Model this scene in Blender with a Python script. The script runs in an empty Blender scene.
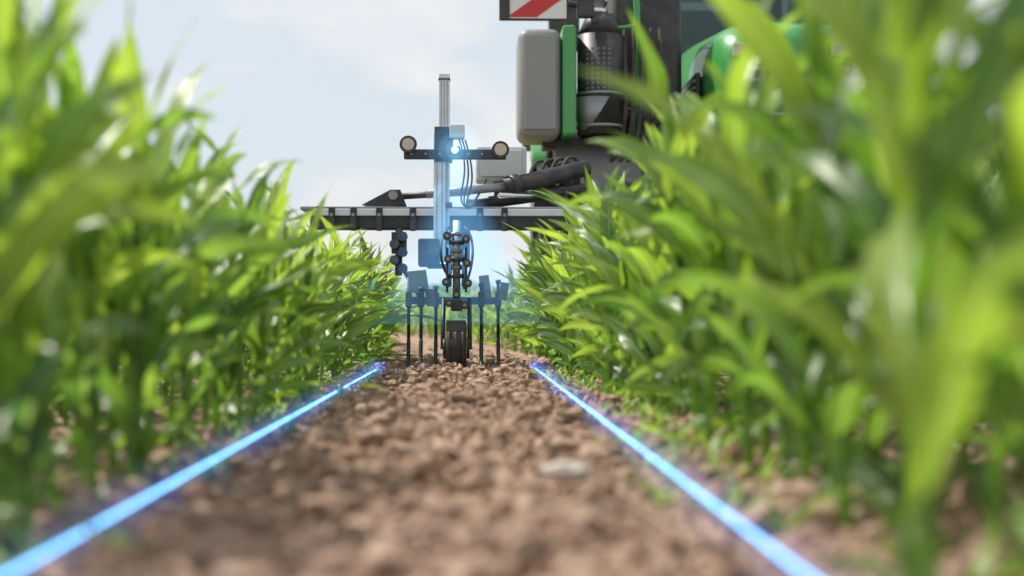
import bpy, bmesh, math, random
import numpy as np
from mathutils import Vector, Matrix
random.seed(4); rng=np.random.default_rng(11)
S=bpy.context.scene
S.view_settings.view_transform='Standard'
S.view_settings.look='None'; S.view_settings.exposure=0
COL=S.collection

# ---------------------------------------------------------------- materials
def newmat(name):
    m=bpy.data.materials.new(name); m.use_nodes=True
    nt=m.node_tree; nt.nodes.clear()
    out=nt.nodes.new('ShaderNodeOutputMaterial')
    return m,nt,out
def N(nt,t,**kw):
    n=nt.nodes.new(t)
    for k,v in kw.items():
        if k in n.inputs.keys(): n.inputs[k].default_value=v
        else: setattr(n,k,v)
    return n
def simple(name,col,rough=.5,metal=0,dirt=.25,dirtcol=(.22,.16,.11),bump=.15,scale=9,coat=0):
    m,nt,out=newmat(name); L=nt.links
    b=N(nt,'ShaderNodeBsdfPrincipled'); b.inputs['Metallic'].default_value=metal
    if coat: b.inputs['Coat Weight'].default_value=coat
    tc=N(nt,'ShaderNodeTexCoord'); 
    n1=N(nt,'ShaderNodeTexNoise'); n1.inputs['Scale'].default_value=scale; n1.inputs['Detail'].default_value=8; n1.inputs['Roughness'].default_value=.65
    L.new(tc.outputs['Object'],n1.inputs['Vector'])
    r=N(nt,'ShaderNodeValToRGB'); r.color_ramp.elements[0].position=.45; r.color_ramp.elements[1].position=.75
    r.color_ramp.elements[0].color=(0,0,0,1); r.color_ramp.elements[1].color=(dirt,)*3+(1,)
    L.new(n1.outputs['Fac'],r.inputs['Fac'])
    mx=N(nt,'ShaderNodeMixRGB'); mx.inputs[1].default_value=(*col,1); mx.inputs[2].default_value=(*dirtcol,1)
    L.new(r.outputs['Color'],mx.inputs[0]); L.new(mx.outputs[0],b.inputs['Base Color'])
    mr=N(nt,'ShaderNodeMapRange'); mr.inputs['To Min'].default_value=max(.03,rough-.12); mr.inputs['To Max'].default_value=min(1,rough+.2)
    L.new(n1.outputs['Fac'],mr.inputs['Value']); L.new(mr.outputs[0],b.inputs['Roughness'])
    n2=N(nt,'ShaderNodeTexNoise'); n2.inputs['Scale'].default_value=90; L.new(tc.outputs['Object'],n2.inputs['Vector'])
    bp=N(nt,'ShaderNodeBump'); bp.inputs['Strength'].default_value=bump; bp.inputs['Distance'].default_value=.002
    L.new(n2.outputs['Fac'],bp.inputs['Height']); L.new(bp.outputs[0],b.inputs['Normal'])
    L.new(b.outputs[0],out.inputs['Surface']); return m
BLACK=simple('black_paint',(.025,.028,.033),.42,0,.4)
NAVY=simple('dark_blue_metal',(.03,.045,.07),.35,.2,.2)
ALU=simple('aluminium',(.66,.68,.70),.38,.55,.1)
STEEL=simple('steel',(.30,.31,.33),.42,.6,.4)
GREYP=simple('grey_plastic',(.28,.285,.28),.42,0,.12,bump=.05)
LIGHTP=simple('light_grey_plastic',(.55,.56,.58),.45,0,.2)
GREEN=simple('green_paint',(.05,.32,.07),.3,0,.12,coat=.5)
RUBBER=simple('rubber',(.035,.034,.033),.75,0,.6,scale=5)
RED=simple('red_reflective',(.55,.03,.03),.4,0,.1)
WHITE=simple('white_reflective',(.75,.75,.74),.4,0,.1)
TAN=simple('dusty_fender',(.16,.155,.15),.5,0,.5)
CHROME=simple('polished_metal',(.7,.7,.7),.12,1,.05)
m,nt,out=newmat('lamp_glass'); b=N(nt,'ShaderNodeBsdfPrincipled'); b.inputs['Base Color'].default_value=(.55,.45,.36,1); b.inputs['Roughness'].default_value=.2; b.inputs['Metallic'].default_value=.15
nt.links.new(b.outputs[0],out.inputs[0]); LAMP=m
m,nt,out=newmat('cab_glass'); b=N(nt,'ShaderNodeBsdfPrincipled'); b.inputs['Base Color'].default_value=(.10,.14,.15,1); b.inputs['Roughness'].default_value=.04
t=N(nt,'ShaderNodeBsdfTransparent'); t.inputs[0].default_value=(.5,.6,.6,1); mx=N(nt,'ShaderNodeMixShader'); mx.inputs[0].default_value=.5
nt.links.new(t.outputs[0],mx.inputs[1]); nt.links.new(b.outputs[0],mx.inputs[2]); nt.links.new(mx.outputs[0],out.inputs[0]); GLASS=m
def emis(name,c,s):
    m,nt,out=newmat(name); e=N(nt,'ShaderNodeEmission'); e.inputs[0].default_value=(*c,1); e.inputs[1].default_value=s
    nt.links.new(e.outputs[0],out.inputs[0]); return m
LASER=emis('laser_core',(.18,.5,1),4.5)
SENSOR=emis('sensor_led',(.35,.8,1),14)

# leaf
def leafmat():
    m,nt,out=newmat('corn_leaf'); L=nt.links
    uv=N(nt,'ShaderNodeUVMap'); sep=N(nt,'ShaderNodeSeparateXYZ'); L.new(uv.outputs[0],sep.inputs[0])
    at=N(nt,'ShaderNodeAttribute'); at.attribute_name='var'
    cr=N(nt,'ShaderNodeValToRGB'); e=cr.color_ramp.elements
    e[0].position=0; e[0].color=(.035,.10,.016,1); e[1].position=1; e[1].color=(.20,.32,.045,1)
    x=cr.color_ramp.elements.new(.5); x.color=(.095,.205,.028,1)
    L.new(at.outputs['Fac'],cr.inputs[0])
    tc=N(nt,'ShaderNodeTexCoord'); no=N(nt,'ShaderNodeTexNoise'); no.inputs['Scale'].default_value=14; no.inputs['Detail'].default_value=4
    L.new(tc.outputs['Object'],no.inputs['Vector'])
    hv=N(nt,'ShaderNodeMixRGB',blend_type='MULTIPLY'); hv.inputs[0].default_value=.6
    rr=N(nt,'ShaderNodeValToRGB'); rr.color_ramp.elements[0].position=.3; rr.color_ramp.elements[0].color=(.55,.6,.6,1); rr.color_ramp.elements[1].position=.7; rr.color_ramp.elements[1].color=(1.3,1.2,1,1)
    L.new(no.outputs['Fac'],rr.inputs[0]); L.new(cr.outputs[0],hv.inputs[1]); L.new(rr.outputs[0],hv.inputs[2])
    # midrib
    a=N(nt,'ShaderNodeMath',operation='SUBTRACT'); a.inputs[1].default_value=.5; L.new(sep.outputs[0],a.inputs[0])
    ab=N(nt,'ShaderNodeMath',operation='ABSOLUTE'); L.new(a.outputs[0],ab.inputs[0])
    mrr=N(nt,'ShaderNodeMapRange'); mrr.inputs['From Min'].default_value=.02; mrr.inputs['From Max'].default_value=.07; mrr.inputs['To Min'].default_value=.7; mrr.inputs['To Max'].default_value=0
    L.new(ab.outputs[0],mrr.inputs['Value'])
    mid=N(nt,'ShaderNodeMixRGB'); mid.inputs[2].default_value=(.28,.40,.14,1); L.new(mrr.outputs[0],mid.inputs[0]); L.new(hv.outputs[0],mid.inputs[1])
    # veins bump
    w=N(nt,'ShaderNodeMath',operation='MULTIPLY'); w.inputs[1].default_value=120; L.new(sep.outputs[0],w.inputs[0])
    sn=N(nt,'ShaderNodeMath',operation='SINE'); L.new(w.outputs[0],sn.inputs[0])
    bp=N(nt,'ShaderNodeBump'); bp.inputs['Strength'].default_value=.25; bp.inputs['Distance'].default_value=.001; L.new(sn.outputs[0],bp.inputs['Height'])
    b=N(nt,'ShaderNodeBsdfPrincipled'); b.inputs['Roughness'].default_value=.32; b.inputs['Specular IOR Level'].default_value=1.0
    L.new(mid.outputs[0],b.inputs['Base Color']); L.new(bp.outputs[0],b.inputs['Normal'])
    tr=N(nt,'ShaderNodeBsdfTranslucent'); tm=N(nt,'ShaderNodeMixRGB',blend_type='MULTIPLY'); tm.inputs[0].default_value=1; tm.inputs[2].default_value=(3.3,2.9,1.8,1)
    L.new(mid.outputs[0],tm.inputs[1]); L.new(tm.outputs[0],tr.inputs[0])
    mx=N(nt,'ShaderNodeMixShader'); mx.inputs[0].default_value=.43; L.new(b.outputs[0],mx.inputs[1]); L.new(tr.outputs[0],mx.inputs[2])
    L.new(mx.outputs[0],out.inputs[0]); return m
LEAF=leafmat()
def soilmat(name='soil',k=1.22):
    m,nt,out=newmat(name); L=nt.links
    tc=N(nt,'ShaderNodeTexCoord'); n1=N(nt,'ShaderNodeTexNoise'); n1.inputs['Scale'].default_value=26; n1.inputs['Detail'].default_value=9; n1.inputs['Roughness'].default_value=.72
    L.new(tc.outputs['Object'],n1.inputs['Vector'])
    r=N(nt,'ShaderNodeValToRGB'); e=r.color_ramp.elements; e[0].position=.32; e[0].color=(.10*k,.062*k,.045*k,1); e[1].position=.70; e[1].color=(.52*k,.385*k,.30*k,1)
    x=e.new(.5); x.color=(.29*k,.19*k,.14*k,1)
    L.new(n1.outputs['Fac'],r.inputs[0])
    n2=N(nt,'ShaderNodeTexNoise'); n2.inputs['Scale'].default_value=160; n2.inputs['Detail'].default_value=6; L.new(tc.outputs['Object'],n2.inputs['Vector'])
    bp=N(nt,'ShaderNodeBump'); bp.inputs['Strength'].default_value=.7; bp.inputs['Distance'].default_value=.004; L.new(n2.outputs['Fac'],bp.inputs['Height'])
    b=N(nt,'ShaderNodeBsdfPrincipled'); b.inputs['Roughness'].default_value=.95; b.inputs['Specular IOR Level'].default_value=.15
    L.new(r.outputs[0],b.inputs['Base Color']); L.new(bp.outputs[0],b.inputs['Normal']); L.new(b.outputs[0],out.inputs[0]); return m
SOIL=soilmat()
STONE=simple('pale_stone_mat',(.55,.49,.44),.8,0,.4)

# ---------------------------------------------------------------- helpers
def mesh_np(name,V,F,mat,smooth=False,uv=None,var=None):
    me=bpy.data.meshes.new(name); nv=len(V); nf,k=F.shape
    me.vertices.add(nv); me.vertices.foreach_set('co',V.astype(np.float32).ravel())
    me.loops.add(nf*k); me.loops.foreach_set('vertex_index',F.astype(np.int32).ravel())
    me.polygons.add(nf); me.polygons.foreach_set('loop_start',np.arange(nf,dtype=np.int32)*k)
    if uv is not None:
        l=me.uv_layers.new(name='UVMap'); l.data.foreach_set('uv',uv[F.ravel()].astype(np.float32).ravel())
    if var is not None:
        a=me.attributes.new('var','FLOAT','POINT'); a.data.foreach_set('value',var.astype(np.float32))
    me.polygons.foreach_set('use_smooth',np.full(nf,smooth))
    me.update(calc_edges=True); me.validate()
    me.materials.append(mat); o=bpy.data.objects.new(name,me); COL.objects.link(o); return o
def empty(name,loc):
    e=bpy.data.objects.new(name,None); e.location=loc; e.empty_display_size=.1; COL.objects.link(e); return e
def attach(o,par):
    if par is not None:
        o.parent=par; o.matrix_parent_inverse=Matrix.Translation(par.location).inverted()
    return o
def bm_obj(name,bm,mat,par,smooth=False):
    me=bpy.data.meshes.new(name); bmesh.ops.recalc_face_normals(bm,faces=bm.faces[:]); bm.to_mesh(me); bm.free()
    if smooth: me.polygons.foreach_set('use_smooth',[True]*len(me.polygons))
    me.materials.append(mat); o=bpy.data.objects.new(name,me); COL.objects.link(o); return attach(o,par)
def box(name,par,c,s,mat,rot=(0,0,0),bev=.004):
    bm=bmesh.new(); bmesh.ops.create_cube(bm,size=1)
    bmesh.ops.scale(bm,vec=s,verts=bm.verts)
    if bev>0: bmesh.ops.bevel(bm,geom=bm.edges[:],offset=min(bev,min(s)*.3),segments=4 if bev>.03 else 2,affect='EDGES',profile=.5)
    o=bm_obj(name,bm,mat,par,bev>.03); o.location=c; o.rotation_euler=rot; return o
def rod(name,par,p1,p2,r,mat,r2=None,seg=20):
    p1=Vector(p1);p2=Vector(p2); d=p2-p1
    bm=bmesh.new(); bmesh.ops.create_cone(bm,cap_ends=True,segments=seg,radius1=r,radius2=r if r2 is None else r2,depth=d.length)
    for f in bm.faces: f.smooth=len(f.verts)==4
    o=bm_obj(name,bm,mat,par); o.location=(p1+p2)/2; o.rotation_euler=d.to_track_quat('Z','Y').to_euler(); return o
def hose(name,par,pts,r,mat):
    c=bpy.data.curves.new(name,'CURVE'); c.dimensions='3D'; c.bevel_depth=r; c.bevel_resolution=3
    s=c.splines.new('NURBS'); s.points.add(len(pts)-1); s.use_endpoint_u=True; s.order_u=4
    for i,p in enumerate(pts): s.points[i].co=(*p,1)
    c.materials.append(mat); o=bpy.data.objects.new(name,c); COL.objects.link(o); return attach(o,par)
def loft(name,par,secs,mat,axis='Y',n=4.0,seg=32,smooth=True):
    bm=bmesh.new(); rings=[]
    for (p,ca,cb,wa,wb) in secs:
        r=[]
        for i in range(seg):
            t=2*math.pi*i/seg; c,s=math.cos(t),math.sin(t)
            a=ca+wa*abs(c)**(2/n)*(1 if c>=0 else -1); b_=cb+wb*abs(s)**(2/n)*(1 if s>=0 else -1)
            co={'Y':(a,p,b_),'X':(p,a,b_),'Z':(a,b_,p)}[axis]; r.append(bm.verts.new(co))
        rings.append(r)
    for A,B in zip(rings[:-1],rings[1:]):
        for i in range(seg): bm.faces.new((A[i],A[(i+1)%seg],B[(i+1)%seg],B[i]))
    bm.faces.new(rings[0]); bm.faces.new(rings[-1])
    o=bm_obj(name,bm,mat,par,smooth); return o
def poly_plate(name,par,pts,y0,y1,mat,bev=.004):
    bm=bmesh.new(); vs=[bm.verts.new((x,y0,z)) for x,z in pts]; f=bm.faces.new(vs)
    r=bmesh.ops.extrude_face_region(bm,geom=[f]); vv=[g for g in r['geom'] if isinstance(g,bmesh.types.BMVert)]
    bmesh.ops.translate(bm,vec=(0,y1-y0,0),verts=vv)
    return bm_obj(name,bm,mat,par)

# ---------------------------------------------------------------- noise
def vnoise(x,y,seed=0):
    def h(i,j):
        n=(i*374761393+j*668265263+seed*982451653)&0xffffffff
        n=((n^(n>>13))*1274126177)&0xffffffff
        return ((n^(n>>16))&0xffff)/65535.
    xi=np.floor(x).astype(np.int64); yi=np.floor(y).astype(np.int64); fx=x-xi; fy=y-yi
    fx=fx*fx*(3-2*fx); fy=fy*fy*(3-2*fy)
    return (h(xi,yi)*(1-fx)+h(xi+1,yi)*fx)*(1-fy)+(h(xi,yi+1)*(1-fx)+h(xi+1,yi+1)*fx)*fy
def ground_h(x,y):
    r=np.sqrt(x*x+y*y); a=np.clip(1-(r-25)/30,0,1)
    h=.022*(vnoise(x*7,y*7,1)-.5)+.024*(vnoise(x*19,y*19,2)-.5)+.017*(vnoise(x*45,y*45,3)-.5)+.008*(vnoise(x*95,y*95,5)-.5)+.03*(vnoise(x*1.3,y*1.3,7)-.5)
    mound=.012*np.exp(-((x+.05)/.2)**2)-.016*np.exp(-((x+.40)/.06)**2)-.016*np.exp(-((x-.295)/.06)**2)
    return (h+mound)*a-.006
# ---------------------------------------------------------------- ground
xs=np.concatenate([-np.geomspace(900,3,26),np.linspace(-2.9,-.82,60),np.arange(-.8,.9,.011),np.linspace(.92,4,80),np.geomspace(4.2,900,26)])
ys=np.concatenate([-np.geomspace(900,1,20),np.linspace(-.9,.75,25),np.arange(.8,5,.012),np.arange(5.02,9,.022),np.linspace(9.1,20,80),np.geomspace(20.5,1500,26)])
X,Y=np.meshgrid(xs,ys); Z=ground_h(X,Y); nx,ny=len(xs),len(ys)
V=np.stack([X.ravel(),Y.ravel(),Z.ravel()],1)
i=np.arange(nx-1); j=np.arange(ny-1); I,J=np.meshgrid(i,j); a=(J*nx+I).ravel()
F=np.stack([a,a+1,a+1+nx,a+nx],1)
ground=mesh_np('ground',V,F,SOIL,True)

# ---------------------------------------------------------------- clods
def ico(sub):
    bm=bmesh.new(); bmesh.ops.create_icosphere(bm,subdivisions=sub,radius=1)
    v=np.array([p.co[:] for p in bm.verts]); f=np.array([[q.index for q in p.verts] for p in bm.faces]); bm.free(); return v,f
def clods(n,xr,yr,smin,smax,sub,pw=2.2,ypow=1.0):
    v,f=ico(sub); k=len(v)
    x=rng.uniform(*xr,n); y=yr[0]+(yr[1]-yr[0])*rng.uniform(0,1,n)**ypow
    s=smin+(smax-smin)*rng.uniform(0,1,n)**pw
    lane=np.minimum(abs(x+.392),abs(x-.286)); s=np.where(lane<.03,np.minimum(s,.008),s)
    P=v[None]*(1+rng.uniform(-.34,.34,(n,k,1)))
    P=P*rng.uniform(.55,1.3,(n,1,3)); 
    th=rng.uniform(0,6.28,n); c,sn=np.cos(th)[:,None],np.sin(th)[:,None]
    P=np.stack([P[...,0]*c-P[...,1]*sn,P[...,0]*sn+P[...,1]*c,P[...,2]*.8],-1)*s[:,None,None]
    P[...,0]+=x[:,None]; P[...,1]+=y[:,None]; P[...,2]+=(ground_h(x,y)+s*.3)[:,None]
    Fq=f[None]+(np.arange(n)*k)[:,None,None]
    return P.reshape(-1,3),Fq.reshape(-1,3)
parts=[clods(16000,(-.75,.75),(.8,4.5),.003,.011,1),clods(9000,(-.8,.8),(3.5,8),.005,.014,1),
       clods(3200,(-.7,.7),(.9,7.5),.009,.034,2,2.8),clods(5000,(-3,3.5),(1.5,14),.006,.02,1)]
off=0;VV=[];FF=[]
for v,f in parts: VV.append(v); FF.append(f+off); off+=len(v)
mesh_np('soil_clods',np.concatenate(VV),np.concatenate(FF),SOIL,False)
v,f=ico(3); nz=vnoise(v[:,0]*2.3+5,v[:,1]*2.3+v[:,2]*1.7+5,4)[:,None]; v=v*(1+.6*(nz-.5)); v=v*np.array([.036,.024,.014])+np.array([.143,2.02,.022])
mesh_np('pale_stone',v,f,STONE,True)

# ---------------------------------------------------------------- corn
def make_leaves(bases,azim,L,W,th0,droop,var,seg,cr,twist,wav):
    n=len(L); t=np.linspace(0,1,seg+1)[None]
    th=th0[:,None]-droop[:,None]*t**1.8
    ds=(L/seg)[:,None]
    cx=np.cumsum(np.concatenate([np.zeros((n,1)),np.cos(th[:,:-1])*ds],1),1); cz=np.cumsum(np.concatenate([np.zeros((n,1)),np.sin(th[:,:-1])*ds],1),1)
    dx,dy=np.cos(azim)[:,None],np.sin(azim)[:,None]
    side=twist[:,None]*.08*t*t
    C=np.stack([bases[:,0,None]+dx*cx-dy*side,bases[:,1,None]+dy*cx+dx*side,bases[:,2,None]+cz],-1)
    w=W[:,None]*np.clip((.42+.58*np.minimum(1,t/.22)**.8)*(1-np.clip((t-.38)/.62,0,1)**2.1),.0,1)
    u=np.linspace(-1,1,cr+1)
    T=np.stack([dx*np.cos(th),dy*np.cos(th),np.sin(th)],-1)
    Sd=np.stack([-dy*np.ones_like(th),dx*np.ones_like(th),np.zeros_like(th)],-1)
    Nn=np.cross(T,Sd); roll=(twist[:,None]*t*1.3)[...,None]
    S2=Sd*np.cos(roll)+Nn*np.sin(roll); N2=-Sd*np.sin(roll)+Nn*np.cos(roll)
    ph=rng.uniform(0,6.28,(n,1,1)); fr=rng.uniform(11,22,(n,1,1)); uu=u[None,None,:]
    fold=(.5*(1-t*.7))[...,None]*np.abs(uu)
    wave=wav[:,None,None]*np.sin(t[...,None]*fr+ph+uu*1.3)*np.abs(uu)**1.5
    P=C[:,:,None,:]+S2[:,:,None,:]*(uu*w[...,None]*.5)[...,None]+N2[:,:,None,:]*(fold*w[...,None]*.5+wave*(w/W[:,None])[...,None])[...,None]
    k=(seg+1)*(cr+1)
    Vt=P.reshape(-1,3)
    UV=np.stack(np.broadcast_arrays((u[None,None]+1)/2,t[...,None]),-1)
    UV=np.broadcast_to(UV,(n,seg+1,cr+1,2)).reshape(-1,2)
    ii,jj=np.meshgrid(np.arange(seg),np.arange(cr),indexing='ij'); a=(ii*(cr+1)+jj).ravel()
    f=np.stack([a,a+1,a+cr+2,a+cr+1],1); Fq=(f[None]+(np.arange(n)*k)[:,None,None]).reshape(-1,4)
    return Vt,Fq,UV,np.repeat(var,k)
def bend(y): return -.010*np.clip(y-7.5,0,30)**2
def corn_rows(name,x0,ys,H,seg,cr,jit=.02,nl=9,wmul=1.0,up=0.0):
    n=len(ys); by=ys+rng.normal(0,.02,n); bx=x0+rng.normal(0,jit,n)+bend(by)
    ht=H*rng.uniform(.76,1.14,n); lx=rng.normal(0,.05,n); ly=rng.normal(0,.05,n)
    az0=rng.uniform(0,np.pi,n); gz=ground_h(bx,by)-.01
    Bs=[];A=[];Ls=[];Ws=[];T0=[];D=[];Va=[];Tw=[];Wv=[]
    for i in range(nl):
        q=i/(nl-1)
        hb=ht*(.06+.60*q)
        Bs.append(np.stack([bx+lx*hb,by+ly*hb,gz+hb],1))
        A.append(az0+np.pi*(i%2)+rng.normal(0,.45,n))
        lmax=ht*(.33+.17*math.sin(math.pi*min(1,q*.9+.1)))*rng.uniform(.7,1.15,n)
        if i>=nl-2: lmax=ht*.42*rng.uniform(.7,1.2,n)
        Ls.append(lmax*(.45 if i==0 else .8 if i==1 else 1))
        Ws.append((.024+.022*math.sin(math.pi*(.12+.74*q)))*rng.uniform(.65,1.25,n)*(H/.6)**.7*wmul)
        T0.append(np.radians(55+29*q)+up+rng.normal(0,.17,n)); D.append((rng.uniform(.12,1.0,n)**1.3*2.5)*(1.1-.5*q))
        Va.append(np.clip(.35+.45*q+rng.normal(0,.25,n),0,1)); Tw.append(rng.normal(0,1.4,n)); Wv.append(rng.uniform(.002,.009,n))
    c=np.concatenate
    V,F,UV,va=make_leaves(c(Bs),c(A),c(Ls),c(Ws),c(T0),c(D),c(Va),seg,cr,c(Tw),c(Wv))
    m=6; hs=np.array([0,.25,.72]); rr=np.array([.0075,.007,.004])*H/.6
    ang=np.arange(m)*2*np.pi/m
    P=np.zeros((n,3,m,3))
    for k in range(3):
        z=ht*hs[k]; P[:,k,:,0]=(bx+lx*z)[:,None]+rr[k]*np.cos(ang); P[:,k,:,1]=(by+ly*z)[:,None]+rr[k]*np.sin(ang); P[:,k,:,2]=(gz+z)[:,None]
    a=[]
    for k in range(2):
        for q in range(m): a.append([k*m+q,k*m+(q+1)%m,(k+1)*m+(q+1)%m,(k+1)*m+q])
    f=(np.array(a)[None]+(np.arange(n)*3*m)[:,None,None]).reshape(-1,4)+len(V)
    V2=P.reshape(-1,3)
    UV2=np.tile([[.25,.3]],(len(V2),1)); va2=np.full(len(V2),.75)
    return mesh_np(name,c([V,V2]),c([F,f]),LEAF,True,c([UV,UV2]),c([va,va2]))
def yy(a,b,s): return np.arange(a,b,s)
corn_rows('corn_row',-.54,yy(1.4,2.2,.08),.74,14,4,jit=.035,up=.05)
corn_rows('corn_row',-.53,yy(2.2,3.4,.075),.64,14,4,jit=.035,up=.05)
corn_rows('corn_row',-.53,yy(3.4,9,.075),.575,12,4,jit=.03)
corn_rows('corn_row',.49,yy(.80,1.7,.08),.78,14,4,wmul=1.05,jit=.035,up=.05)
corn_rows('corn_row',.475,yy(1.7,3.6,.078),.71,14,4,jit=.035,up=.05)
corn_rows('corn_row',.45,yy(3.6,9,.075),.66,12,4,jit=.03)
corn_rows('corn_row',.82,yy(1.25,5.5,.11),.52,10,4,jit=.05)
corn_rows('corn_row',-.92,yy(1.7,6,.11),.52,10,4,jit=.05)
for x in (-1.26,-2.01): corn_rows('corn_row',x,yy(1.2,10,.11),.60,8,2)
for x in (1.16,1.90,2.63): corn_rows('corn_row',x,yy(1.2,10,.11),.68,8,2)
for x in (-.53,.45,-1.26,-2.01,1.16,1.90,2.63): corn_rows('corn_row',x,yy(9.1,26,.17),.55,6,2,nl=7)
for x in (-2.76,-3.51,-4.26,-5.0,-5.75,3.38,4.13,4.88,5.6): corn_rows('corn_row',x,yy(2,26,.2),.57,6,2,nl=7)
def weeds(n):
    x=np.where(rng.uniform(0,1,n)<.5,-.47,.39)+rng.normal(0,.05,n); y=rng.uniform(1.2,6.5,n); 
    m=6; bx=np.repeat(x,m); by=np.repeat(y,m); b=np.stack([bx,by,ground_h(bx,by)],1); k=n*m
    V,F,UV,va=make_leaves(b,rng.uniform(0,6.28,k),rng.uniform(.025,.09,k),rng.uniform(.006,.016,k),rng.uniform(.3,1.2,k),rng.uniform(.3,1,k),rng.uniform(.3,1,k),5,2,rng.normal(0,.5,k),np.zeros(k))
    mesh_np('weeds',V,F,LEAF,True,UV,va)
weeds(170)
nb=9000; ax=rng.uniform(-90,110,nb); hh=(vnoise(ax*.13,ax*0,9)*3.2+.8); az_=hh*rng.uniform(0,1,nb)**.7; ay=150+rng.normal(0,2.5,nb)
V,F,UV,va=make_leaves(np.stack([ax,ay,az_],1),rng.uniform(0,6.28,nb),rng.uniform(.5,1.1,nb),rng.uniform(.4,.8,nb),rng.uniform(-.5,1.3,nb),rng.uniform(0,1,nb),rng.uniform(0,.4,nb),2,2,rng.normal(0,.6,nb),np.zeros(nb))
mesh_np('distant_hedgerow',V,F,LEAF,True,UV,va)

# ---------------------------------------------------------------- hoeing implement (drawing units of 4.64 mm)
K=.00464
def ix(p): return (p-469)*K
def iz(p): return .24+(318-p)*K
imp=empty('hoeing_implement',(0,6.8,.8))
YB=6.8
box('toolbar_front',imp,(1.2,YB-.04,iz(219)),(3.9,.09,.085),BLACK,bev=.008)
box('toolbar_rear',imp,(1.2,YB+.30,iz(214)),(3.8,.09,.08),BLACK,bev=.008)
box('toolbar_top_plate',imp,(1.17,YB+.10,iz(206)),(3.94,.30,.016),STEEL)
box('toolbar_rail',imp,(1.2,YB-.092,iz(211)),(3.86,.012,.034),ALU)
for xx in (330,352,378,412,480,505): 
    box('clamp',imp,(ix(xx),YB-.10,iz(218)),(.03,.03,.11),BLACK); rod('bolt',imp,(ix(xx),YB-.135,iz(214)),(ix(xx),YB-.10,iz(214)),.009,STEEL,seg=6)
box('end_bracket',imp,(ix(317),YB+.05,iz(211)),(.03,.28,.06),BLACK)
poly_plate('bracket',imp,[(ix(358),iz(202)),(ix(388),iz(186)),(ix(398),iz(186)),(ix(404),iz(202))],YB+.0,YB+.02,BLACK)
poly_plate('bracket_rear',imp,[(ix(358),iz(202)),(ix(388),iz(186)),(ix(398),iz(186)),(ix(404),iz(202))],YB+.10,YB+.12,BLACK)
rod('bracket_pin',imp,(ix(391),YB-.03,iz(192)),(ix(391),YB+.15,iz(192)),.022,STEEL)
rod('upper_link',imp,(ix(395),YB+.06,iz(192)),(ix(470),YB+.08,iz(187)),.016,BLACK)
rod('upper_link_sleeve',imp,(ix(425),YB+.04,iz(190)),(ix(515),YB+.10,iz(180)),.021,STEEL)
rod('upper_link_arm',imp,(ix(505),YB+.10,iz(182)),(ix(596),YB+.30,iz(156)),.042,BLACK)
rod('link_arm_collar',imp,(ix(512),YB+.11,iz(180)),(ix(520),YB+.13,iz(177.7)),.052,BLACK)
rod('lower_link_arm',imp,(ix(470),YB+.10,iz(200)),(ix(600),YB+.45,iz(176)),.030,BLACK)
rod('hydraulic_rod',imp,(ix(500),YB+.0,iz(192)),(ix(560),YB+.3,iz(186)),.012,CHROME)
poly_plate('hitch_plate',imp,[(ix(540),iz(200)),(ix(544),iz(170)),(ix(556),iz(156)),(ix(590),iz(150)),(ix(598),iz(200))],YB+.50,YB+.53,BLACK)
for k in range(9):
    x=ix(545+rng.uniform(0,40)); z=iz(150+rng.uniform(0,24))
    rod('hitch_fitting',imp,(x,YB+.40,z),(x+.02,YB+.50,z+rng.uniform(-.03,.03)),rng.uniform(.012,.028),BLACK if k%3 else STEEL,seg=12)
for k in range(4):
    x=ix(532+k*11); hose('hydraulic_hose',imp,[(x,YB+.3,iz(176)),(x+.02,YB+.35,iz(152)),(x+.07,YB+.4,iz(142-k*3)),(x+.14,YB+.5,iz(150)),(x+.2,YB+.8,iz(170))],.009,RUBBER)
box('mast_profile',imp,(ix(444),YB-.16,iz(167)),(.050,.045,(268-79)*K),ALU,bev=.003)
for d in (-.014,.0,.014): box('mast_groove',imp,(ix(444)+d,YB-.1835,iz(168)),(.003,.004,(264-82)*K),STEEL,bev=0)
box('mast_slide',imp,(ix(439.5),YB-.205,iz(198)),(.055,.035,(262-134)*K),ALU,bev=.003)
for d in (-.012,.012): box('mast_slide_groove',imp,(ix(439.5)+d,YB-.223,iz(198)),(.004,.004,(258-138)*K),STEEL,bev=0)
box('mast_top_cap',imp,(ix(444),YB-.16,iz(78)),(.056,.05,.01),BLACK)
box('mast_foot_bracket',imp,(ix(429),YB-.19,iz(253)),(.10,.09,.13),BLACK,bev=.01)
box('mast_foot_plate',imp,(ix(444),YB-.12,iz(266)),(.16,.10,.02),BLACK)
for zz in (160,205,240): box('mast_clamp',imp,(ix(443),YB-.185,iz(zz)),(.085,.07,.022),BLACK)
box('lamp_bar',imp,(ix(455),YB-.26,iz(156)),(.47,.035,.045),NAVY,bev=.005)
box('lamp_bar_back',imp,(ix(442),YB-.235,iz(145)),(.07,.03,.16),NAVY,bev=.005)
for k in range(7): rod('bar_bolt',imp,(ix(412+k*14),YB-.284,iz(156)),(ix(412+k*14),YB-.275,iz(156)),.006,STEEL,seg=6)
for (lx,lz) in ((409,147),(500,152)):
    rod('lamp_housing',imp,(ix(lx),YB-.30,iz(lz)),(ix(lx),YB-.24,iz(lz)),.040,BLACK,r2=.028,seg=28)
    rod('lamp_ring',imp,(ix(lx),YB-.307,iz(lz)),(ix(lx),YB-.295,iz(lz)),.038,BLACK,seg=28)
    rod('lamp_lens',imp,(ix(lx),YB-.312,iz(lz)),(ix(lx),YB-.30,iz(lz)),.027,LAMP,r2=.030,seg=28)
    rod('lamp_bracket',imp,(ix(lx),YB-.26,iz(lz)),(ix(lx),YB-.26,iz(156)),.010,BLACK)
box('camera_box',imp,(ix(457),YB-.24,iz(133)),(.07,.07,.065),LIGHTP,bev=.008)
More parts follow.
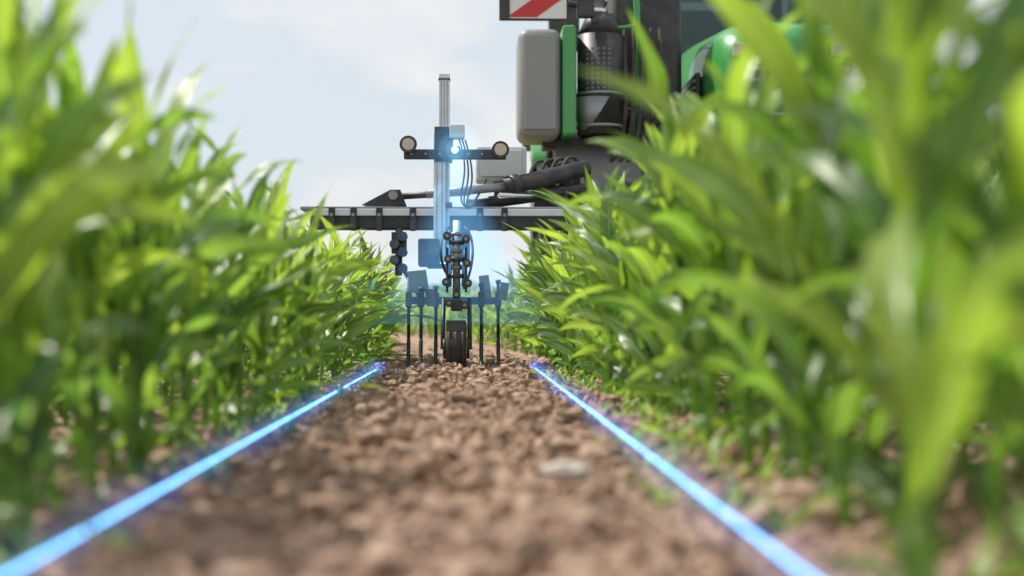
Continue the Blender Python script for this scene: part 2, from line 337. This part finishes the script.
box('camera_bracket',imp,(ix(450),YB-.235,iz(144)),(.03,.02,.06),BLACK)
box('camera_head',imp,(ix(455),YB-.30,iz(153)),(.05,.05,.04),NAVY,bev=.01)
rod('camera_led',imp,(ix(455),YB-.332,iz(153)),(ix(455),YB-.322,iz(153)),.014,SENSOR)
box('control_cabinet',imp,(ix(503),YB+.25,iz(155)),(.25,.18,.17),LIGHTP,bev=.012)
box('control_cabinet_lid',imp,(ix(503),YB+.152,iz(155)),(.20,.012,.13),LIGHTP,bev=.004)
box('cabinet_post',imp,(ix(500),YB+.25,iz(186)),(.04,.04,.15),BLACK)
for k in range(3): hose('cable',imp,[(ix(459+k*3),YB-.22,iz(140)),(ix(470+k*4),YB-.2,iz(170+6*k)),(ix(452+k*4),YB-.2,iz(200)),(ix(470),YB-.05,iz(215)),(ix(490),YB+.2,iz(165))],.004,RUBBER)

def row_unit(cx,first=False):
    X0=cx
    o=lambda px:X0+(px-457)*K
    for sx in (-.035,.035):
        rod('parallel_arm_top',imp,(X0+sx,YB-.08,iz(232)),(X0+sx,YB-.42,iz(262)),.013,BLACK)
        rod('parallel_arm_low',imp,(X0+sx,YB-.08,iz(256)),(X0+sx,YB-.42,iz(286)),.013,BLACK)
        box('unit_cheek',imp,(X0+sx*1.2,YB-.44,iz(272)),(.010,.10,.20),BLACK,bev=.004)
    box('unit_head',imp,(X0,YB-.09,iz(243)),(.12,.05,.17),BLACK,bev=.006)
    for k in range(6): rod('spring_coil',imp,(X0,YB-.48,iz(236+k*8)),(X0,YB-.48,iz(240+k*8)),.034 if k%2 else .024,BLACK if k%2 else STEEL,seg=20)
    rod('pressure_cylinder',imp,(X0,YB-.48,iz(225)),(X0,YB-.48,iz(300)),.017,STEEL)
    for (a,b_) in ((448,240),(466,243),(449,262),(467,266),(447,284),(468,285),(457,296),(450,304),(465,306)):
        rod('roller_nut',imp,(o(a),YB-.53,iz(b_)),(o(a),YB-.46,iz(b_)),.018,BLACK,seg=16)
        rod('nut_face',imp,(o(a),YB-.536,iz(b_)),(o(a),YB-.529,iz(b_)),.009,STEEL,seg=6)
    box('tool_beam',imp,(X0,YB-.30,iz(306)),(.05,.46,.05),BLACK)
    rod('gauge_wheel',imp,(X0-.045,YB-.56,.110),(X0+.045,YB-.56,.110),.108,RUBBER,seg=36)
    for q in (-.03,0,.03): rod('gauge_wheel_rib',imp,(X0+q-.006,YB-.56,.110),(X0+q+.006,YB-.56,.110),.113,BLACK,seg=36)
    box('wheel_scraper',imp,(X0,YB-.665,.205),(.085,.012,.05),BLACK,rot=(-.2,0,0))
    for sx in (-.052,.052):
        rod('wheel_hub',imp,(X0+sx-.006,YB-.56,.105),(X0+sx+.006,YB-.56,.105),.045,BLACK)
        rod('wheel_fork',imp,(X0+sx*1.15,YB-.56,.105),(X0+sx*1.1,YB-.46,iz(300)),.010,BLACK,seg=10)
    box('tine_bar',imp,(X0-.02,YB-.22,iz(301)),(.42,.035,.035),BLACK)
    for (px,top,h) in ((409,276,0),(422,292,.1),(436,290,0),(481,288,.1),(498,284,0)):
        y=YB-.22-h
        box('tine_holder',imp,(o(px)-.0,y,iz(300)),(.028,.05,.07),BLACK)
        rod('tine_shank',imp,(o(px),y,iz(top)),(o(px),y-.01,iz(345)),.008,BLACK,seg=10)
        hose('tine_shank_curve',imp,[(o(px),y-.01,iz(340)),(o(px),y-.03,.12),(o(px),y-.02,.06),(o(px),y-.09,.01)],.009,BLACK)
        poly_plate('hoe_blade',imp,[(o(px)-.04,.006),(o(px),.02),(o(px)+.04,.006),(o(px),.010)],y-.13,y-.06,BLACK)
        rod('tine_cap',imp,(o(px),y,iz(top)),(o(px),y,iz(top-4)),.012,BLACK,seg=12)
    for (px,w,zz,h) in ((419,20,282,22),(431,9,298,18),(485,10,288,24),(503,9,292,18)):
        box('guide_plate',imp,(o(px),YB-.30,iz(zz)),(w*K,.008,h*K),STEEL,rot=(.2,random.uniform(-.15,.15),random.uniform(-.5,.5)))
    o2=o(398)
    box('side_mount',imp,(o2,YB-.09,iz(242)),(.07,.06,.10),BLACK)
    rod('side_strut',imp,(o2,YB-.10,iz(228)),(o2,YB-.14,iz(275)),.017,BLACK)
    for k in range(5): rod('side_washer',imp,(o2+.02*(-1)**k,YB-.17,iz(236+k*8)),(o2+.02*(-1)**k,YB-.12,iz(236+k*8)),.022,BLACK if k%2 else NAVY,seg=16)
    rod('side_brace',imp,(o2+.02,YB-.12,iz(268)),(o(422),YB-.2,iz(300)),.012,STEEL)
    hose('unit_hose',imp,[(X0-.02,YB-.2,iz(225)),(X0-.08,YB-.5,iz(235)),(X0-.09,YB-.5,iz(265)),(X0-.03,YB-.45,iz(280))],.006,RUBBER)
    hose('unit_hose',imp,[(X0+.03,YB-.1,iz(225)),(X0+.10,YB-.4,iz(240)),(X0+.07,YB-.4,iz(275)),(X0+.03,YB-.4,iz(290))],.006,RUBBER)
row_unit(ix(457)); row_unit(ix(457)+.82); row_unit(ix(457)+1.58); row_unit(ix(457)+2.3)

# ---------------------------------------------------------------- tractor
tr=empty('tractor',(1.875,10,1))
def tyre(cx,cy,R,w,rim):
    prof=[(-.5,.62),(-.5,.80),(-.47,.92),(-.36,.965),(0,.975),(.36,.965),(.47,.92),(.5,.80),(.5,.62)]
    bm=bmesh.new(); seg=56; rings=[]
    for i in range(seg):
        a=2*math.pi*i/seg; rings.append([bm.verts.new((cx+p*w,cy+R*q*math.cos(a),R+R*q*math.sin(a))) for p,q in prof])
    for i in range(seg):
        A,B=rings[i],rings[(i+1)%seg]
        for k in range(len(prof)-1): bm.faces.new((A[k],A[k+1],B[k+1],B[k]))
    bm_obj('tyre',bm,RUBBER,tr,True)
    bm=bmesh.new(); nl=22
    for i in range(nl*2):
        s=1 if i%2 else -1; a=2*math.pi*i/(nl*2); vs=[]
        for (u,da) in ((0.02,0),(.27,.10),(.50,.16)):
            for dd in (-.035,.035):
                for q in (.955,1.03 if u<.45 else .985):
                    aa=a+da+dd; vs.append(bm.verts.new((cx+s*u*w,cy+R*q*math.cos(aa),R+R*q*math.sin(aa))))
        for k in range(2):
            b0=k*4
            for (p,q) in ((0,1),(1,3),(3,2),(2,0)): bm.faces.new((vs[b0+p],vs[b0+q],vs[b0+4+q],vs[b0+4+p]))
        bm.faces.new((vs[0],vs[1],vs[3],vs[2])); bm.faces.new((vs[8],vs[9],vs[11],vs[10]))
    bm_obj('tyre_lugs',bm,RUBBER,tr)
    rod('rim',tr,(cx-w*.35,cy,R),(cx+w*.35,cy,R),R*.63,rim,seg=40)
    rod('hub',tr,(cx-w*.55,cy,R),(cx+w*.55,cy,R),R*.2,BLACK,seg=24)
CX=1.875
for sx in (-1,1):
    tyre(CX+sx*1.125,8.75,.66,.42,GREEN); tyre(CX+sx*1.1,11.4,.98,.5,GREEN)
    bm=bmesh.new(); A=[]
    for i in range(19):
        a=math.radians(10+150*i/18); r=.74
        A.append([bm.verts.new((CX+sx*1.125+u*.26,8.75-r*k*math.cos(a),.66+r*k*math.sin(a))) for u,k in ((-1,.94),(-.9,1),(.9,1),(1,.94))])
    for P,Q in zip(A[:-1],A[1:]):
        for k in range(3): bm.faces.new((P[k],P[k+1],Q[k+1],Q[k]))
    o=bm_obj('front_fender',bm,TAN,tr,True); md=o.modifiers.new('s','SOLIDIFY'); md.thickness=.02
    bm=bmesh.new(); A=[]
    for i in range(21):
        a=math.radians(20+120*i/20); r=1.1
        A.append([bm.verts.new((CX+sx*1.1+u*.32,11.4-r*k*math.cos(a),.98+r*k*math.sin(a))) for u,k in ((-1,.95),(-.93,1),(.93,1),(1,.95))])
    for P,Q in zip(A[:-1],A[1:]):
        for k in range(3): bm.faces.new((P[k],P[k+1],Q[k+1],Q[k]))
    o=bm_obj('rear_fender',bm,GREEN,tr,True); md=o.modifiers.new('s','SOLIDIFY'); md.thickness=.025
rod('front_axle',tr,(CX-1.1,8.75,.66),(CX+1.1,8.75,.66),.11,BLACK); rod('rear_axle',tr,(CX-1.1,11.4,.98),(CX+1.1,11.4,.98),.17,BLACK)
box('chassis',tr,(CX,9.9,.95),(.6,3.6,.5),BLACK,bev=.03)
box('front_linkage',tr,(CX,7.75,.85),(1.1,.35,.35),BLACK,bev=.03)
rod('hitch_arm',tr,(CX-.5,7.8,.8),(.75,7.35,.92),.06,BLACK)
loft('hood',tr,[(8.02,CX,1.45,.36,.36),(8.08,CX,1.47,.43,.43),(8.3,CX,1.50,.47,.48),(9.3,CX,1.56,.50,.52),(10.2,CX,1.60,.52,.54)],GREEN,n=4.5,seg=40)
box('grille',tr,(CX,8.03,1.42),(.62,.06,.55),BLACK,bev=.04)
for k in range(8): box('grille_slat',tr,(CX,7.995,1.2+k*.065),(.58,.02,.02),STEEL)
for sx in (-1,1):
    box('headlight',tr,(CX+sx*.28,8.0,1.76),(.2,.05,.09),LAMP,bev=.02)
    box('hood_vent',tr,(CX+sx*.505,8.9,1.5),(.03,.9,.42),BLACK,bev=.02)
    for k in range(9): box('vent_slat',tr,(CX+sx*.522,8.9,1.34+k*.04),(.012,.86,.014),STEEL,bev=0)
for sx in (-1,1):
    rod('a_pillar',tr,(CX+sx*.78,10.1,1.55),(CX+sx*.72,10.3,2.95),.045,BLACK); rod('b_pillar',tr,(CX+sx*.88,11.2,1.5),(CX+sx*.8,11.2,2.95),.05,BLACK)
    rod('c_pillar',tr,(CX+sx*.78,12.0,1.6),(CX+sx*.72,11.9,2.95),.045,BLACK)
    o=box('side_glass',tr,(CX+sx*.81,11.05,2.2),(.01,1.6,1.4),GLASS,bev=0)
    rod('mirror_arm',tr,(CX+sx*.78,10.2,2.5),(CX+sx*1.15,10.1,2.5),.02,BLACK); box('mirror',tr,(CX+sx*1.2,10.1,2.35),(.22,.09,.42),BLACK,bev=.03)
    box('work_light',tr,(CX+sx*.5,10.12,3.02),(.18,.08,.1),LAMP,bev=.02)
box('windscreen',tr,(CX,10.15,2.2),(1.46,.01,1.4),GLASS,bev=0); box('rear_window',tr,(CX,11.98,2.2),(1.4,.01,1.3),GLASS,bev=0)
box('cab_floor',tr,(CX,11.1,1.45),(1.6,1.8,.25),BLACK,bev=.03); loft('cab_roof',tr,[(2.95,CX,11.1,.86,1.02),(3.02,CX,11.1,.92,1.1),(3.12,CX,11.1,.90,1.06),(3.18,CX,11.1,.75,.9)],GREEN,axis='Z',n=5)
box('seat_back',tr,(CX,11.5,2.05),(.5,.14,.7),BLACK,bev=.05); box('seat_base',tr,(CX,11.3,1.7),(.5,.5,.15),BLACK,bev=.05)
o=rod('steering_wheel',tr,(CX,10.7,2.0),(CX,10.72,2.03),.19,BLACK)
rod('steering_column',tr,(CX,10.5,1.5),(CX,10.7,2.0),.04,BLACK)
T=.0057
def tx(p): return (p-469)*T
def tz(p): return .24+(318-p)*T
box('side_tank',tr,((tx(518)+tx(562))/2,8.3,tz(82)),(tx(562)-tx(518),.42,(139-28)*T),GREYP,bev=.06)
box('side_tank_panel',tr,(tx(540),8.086,tz(82)),(.18,.012,.54),GREYP,bev=.02)
box('tank_green_trim',tr,(tx(569.5),8.3,tz(80)),(tx(577)-tx(562.5),.44,(138-26)*T),GREEN,bev=.02)
box('tank_bracket',tr,(tx(575),8.4,tz(138)),(.35,.2,.06),BLACK,bev=.01)
ex=tx(603); ey=8.25
rod('exhaust_body',tr,(ex,ey,tz(132)),(ex,ey,tz(30)),.135,BLACK,seg=36)
rod('exhaust_guard',tr,(ex-.03,ey-.02,tz(128)),(ex-.03,ey-.02,tz(95)),.10,STEEL,r2=.13,seg=32)
rod('exhaust_neck',tr,(ex,ey,tz(30)),(ex,ey,tz(8)),.135,BLACK,r2=.08,seg=32)
rod('exhaust_pipe',tr,(ex-.03,ey,tz(12)),(ex-.03,ey,2.9),.055,STEEL,seg=24)
rod('exhaust_clamp',tr,(ex-.03,ey,tz(8)),(ex-.03,ey,tz(3)),.075,CHROME,seg=24)
for r in range(9):
    for k in range(5):
        a=math.radians(-128+k*14); zz=tz(86)+r*.028; rr=.1352
        c=Vector((ex+rr*math.cos(a),ey+rr*math.sin(a),zz)); d=Vector((math.cos(a),math.sin(a),0))
        rod('guard_slot',tr,c-d*.004,c+d*.001,.009,TAN,seg=8)
for zz in (125,92): rod('exhaust_band',tr,(ex,ey,tz(zz)),(ex,ey,tz(zz-3)),.141,STEEL,seg=36)
rod('canister_mount',tr,(ex,ey,tz(110)),(CX-.4,8.6,tz(110)),.05,BLACK)
box('side_cladding',tr,(tx(655),8.65,tz(60)),(.42,.5,1.0),BLACK,bev=.05)
hose('green_rail',tr,[(tx(634),8.3,tz(140)),(tx(640),8.28,tz(100)),(tx(640),8.28,tz(50)),(tx(643),8.3,tz(0)),(tx(640),8.3,tz(-30))],.02,GREEN)
hose('green_pipe',tr,[(tx(612),8.2,tz(22)),(tx(625),8.2,tz(24)),(tx(640),8.25,tz(18))],.012,GREEN)
for k in range(5): hose('hydraulic_hose',tr,[(tx(630+k*9),8.3,tz(20)),(tx(622+k*10),8.15,tz(70)),(tx(640+k*6),8.2,tz(120)),(tx(610+k*9),8.2,tz(165))],.014,RUBBER)
wx0,wx1,wz0=tx(500),tx(567),tz(20); wy=8.05
box('warning_board_frame',tr,((wx0+wx1)/2,wy+.02,wz0+.21),(wx1-wx0+.012,.02,.43),BLACK,bev=.004)
box('warning_board_face',tr,((wx0+wx1)/2,wy+.006,wz0+.21),(wx1-wx0-.01,.008,.41),WHITE,bev=0)
def clip(poly,f):
    out=[]
    for a,b_ in zip(poly,poly[1:]+poly[:1]):
        fa,fb=f(a),f(b_)
        if fa>=0: out.append(a)
        if fa*fb<0:
            t=fa/(fa-fb); out.append((a[0]+t*(b_[0]-a[0]),a[1]+t*(b_[1]-a[1])))
    return out
x0,x1,z0,z1=wx0+.012,wx1-.012,wz0+.012,wz0+.41
g=lambda p:(p[0]-x0)*.72-(p[1]-z0)
for lo,hi in ((-.37,-.22),(.02,.14)):
    sq=[(x0,z0),(x1,z0),(x1,z1),(x0,z1)]
    q=clip(sq,lambda p:g(p)-lo); q=clip(q,lambda p:hi-g(p)) if q else q
    if len(q)>2: poly_plate('warning_stripe',tr,q,wy-.001,wy+.0015,RED)
box('board_black_edge',tr,(wx0+.028,wy-.003,wz0+.21),(.05,.006,.41),BLACK,bev=0)
rod('board_arm',tr,(wx1,wy+.05,wz0+.1),(ex,ey,wz0+.1),.02,BLACK)
box('board_lamp',tr,(tx(585),8.05,tz(8)),(.10,.05,.12),BLACK,bev=.01)

# ---------------------------------------------------------------- light lines + beam
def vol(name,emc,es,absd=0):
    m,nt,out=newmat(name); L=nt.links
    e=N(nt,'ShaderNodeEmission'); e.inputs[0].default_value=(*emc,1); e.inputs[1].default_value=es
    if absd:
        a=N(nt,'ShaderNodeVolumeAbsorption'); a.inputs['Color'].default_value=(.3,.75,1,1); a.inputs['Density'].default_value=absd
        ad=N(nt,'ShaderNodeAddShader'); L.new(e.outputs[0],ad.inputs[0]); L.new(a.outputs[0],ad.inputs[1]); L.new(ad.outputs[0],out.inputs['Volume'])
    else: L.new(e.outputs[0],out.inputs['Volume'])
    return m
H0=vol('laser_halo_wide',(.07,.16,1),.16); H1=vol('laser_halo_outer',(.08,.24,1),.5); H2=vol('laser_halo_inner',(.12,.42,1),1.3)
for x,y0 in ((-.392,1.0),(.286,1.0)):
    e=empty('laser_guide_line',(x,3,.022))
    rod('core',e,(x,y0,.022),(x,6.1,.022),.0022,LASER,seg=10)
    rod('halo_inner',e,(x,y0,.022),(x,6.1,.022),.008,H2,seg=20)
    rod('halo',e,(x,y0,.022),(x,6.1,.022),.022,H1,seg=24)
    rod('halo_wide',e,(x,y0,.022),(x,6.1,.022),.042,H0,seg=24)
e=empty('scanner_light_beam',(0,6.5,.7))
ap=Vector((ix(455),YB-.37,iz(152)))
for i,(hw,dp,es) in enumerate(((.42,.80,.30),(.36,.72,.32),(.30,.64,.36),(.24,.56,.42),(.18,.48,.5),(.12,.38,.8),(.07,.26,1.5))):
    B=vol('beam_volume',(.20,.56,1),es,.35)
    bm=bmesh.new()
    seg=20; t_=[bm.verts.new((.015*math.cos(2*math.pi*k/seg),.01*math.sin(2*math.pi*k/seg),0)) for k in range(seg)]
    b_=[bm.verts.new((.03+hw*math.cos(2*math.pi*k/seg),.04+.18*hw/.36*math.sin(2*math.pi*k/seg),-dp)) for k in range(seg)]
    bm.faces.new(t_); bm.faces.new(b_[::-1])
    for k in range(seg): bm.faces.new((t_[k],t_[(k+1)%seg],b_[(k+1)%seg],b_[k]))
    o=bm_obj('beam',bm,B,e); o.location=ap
for r_,es in ((.13,.7),(.08,1.5),(.045,3),(.022,12)):  # nested emissive spheres added to imitate bloom around the LED, not solid parts
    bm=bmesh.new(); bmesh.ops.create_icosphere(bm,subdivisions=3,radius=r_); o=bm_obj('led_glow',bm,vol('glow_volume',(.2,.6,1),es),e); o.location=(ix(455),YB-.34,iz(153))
sp=bpy.data.lights.new('scanner_lamp','SPOT'); sp.energy=38; sp.color=(.2,.55,1); sp.spot_size=math.radians(80); sp.spot_blend=.7; sp.shadow_soft_size=.02
o=bpy.data.objects.new('scanner_lamp',sp); COL.objects.link(o); attach(o,imp); o.location=(ix(455),YB-.42,iz(148)); o.rotation_euler=(math.radians(14),0,0)

# ---------------------------------------------------------------- light, sky, camera
az=math.radians(-62); el=math.radians(54)
d=Vector((math.sin(az)*math.cos(el),math.cos(az)*math.cos(el),math.sin(el)))
sun=bpy.data.lights.new('sun','SUN'); sun.energy=5; sun.angle=math.radians(.6); sun.color=(1,.95,.87)
so=bpy.data.objects.new('sun',sun); so.rotation_euler=d.to_track_quat('Z','Y').to_euler(); COL.objects.link(so)
w=bpy.data.worlds.new('World'); S.world=w; w.use_nodes=True; nt=w.node_tree; nt.nodes.clear(); L=nt.links
out=nt.nodes.new('ShaderNodeOutputWorld'); bg=nt.nodes.new('ShaderNodeBackground'); bg.inputs[1].default_value=.128
sky=nt.nodes.new('ShaderNodeTexSky'); sky.sky_type='NISHITA'; sky.sun_disc=False; sky.sun_elevation=el; sky.sun_rotation=az; sky.dust_density=2.0; sky.air_density=1.0
tc=nt.nodes.new('ShaderNodeTexCoord'); mp=nt.nodes.new('ShaderNodeMapping'); mp.inputs['Scale'].default_value=(1,1,2.6); mp.inputs['Location'].default_value=(.21,.1,.28)
n=nt.nodes.new('ShaderNodeTexNoise'); n.inputs['Scale'].default_value=7; n.inputs['Detail'].default_value=8; n.inputs['Roughness'].default_value=.5
r=nt.nodes.new('ShaderNodeValToRGB'); r.color_ramp.elements[0].position=.46; r.color_ramp.elements[0].color=(.2,.2,.2,1); r.color_ramp.elements[1].position=.64; r.color_ramp.elements[1].color=(1,1,1,1)
hz=nt.nodes.new('ShaderNodeMixRGB'); hz.inputs[1].default_value=(5.5,6.3,6.95,1); hz.inputs[2].default_value=(7.4,7.3,7.2,1)
mx=nt.nodes.new('ShaderNodeMixRGB'); mx.inputs[0].default_value=.85
L.new(tc.outputs['Generated'],mp.inputs[0]); L.new(mp.outputs[0],n.inputs['Vector']); L.new(n.outputs['Fac'],r.inputs[0])
L.new(r.outputs[0],hz.inputs[0]); L.new(hz.outputs[0],mx.inputs[2]); L.new(sky.outputs[0],mx.inputs[1]); L.new(mx.outputs[0],bg.inputs[0]); L.new(bg.outputs[0],out.inputs[0])
cam=bpy.data.cameras.new('camera'); cam.lens=50; cam.sensor_width=36; cam.clip_end=4000; cam.clip_start=.02
cam.dof.use_dof=True; cam.dof.focus_distance=6.2; cam.dof.aperture_fstop=1.9
co=bpy.data.objects.new('camera',cam); COL.objects.link(co); co.location=(0,0,.24)
co.rotation_euler=(math.radians(90+1.2),0,math.radians(-1.73)); S.camera=co
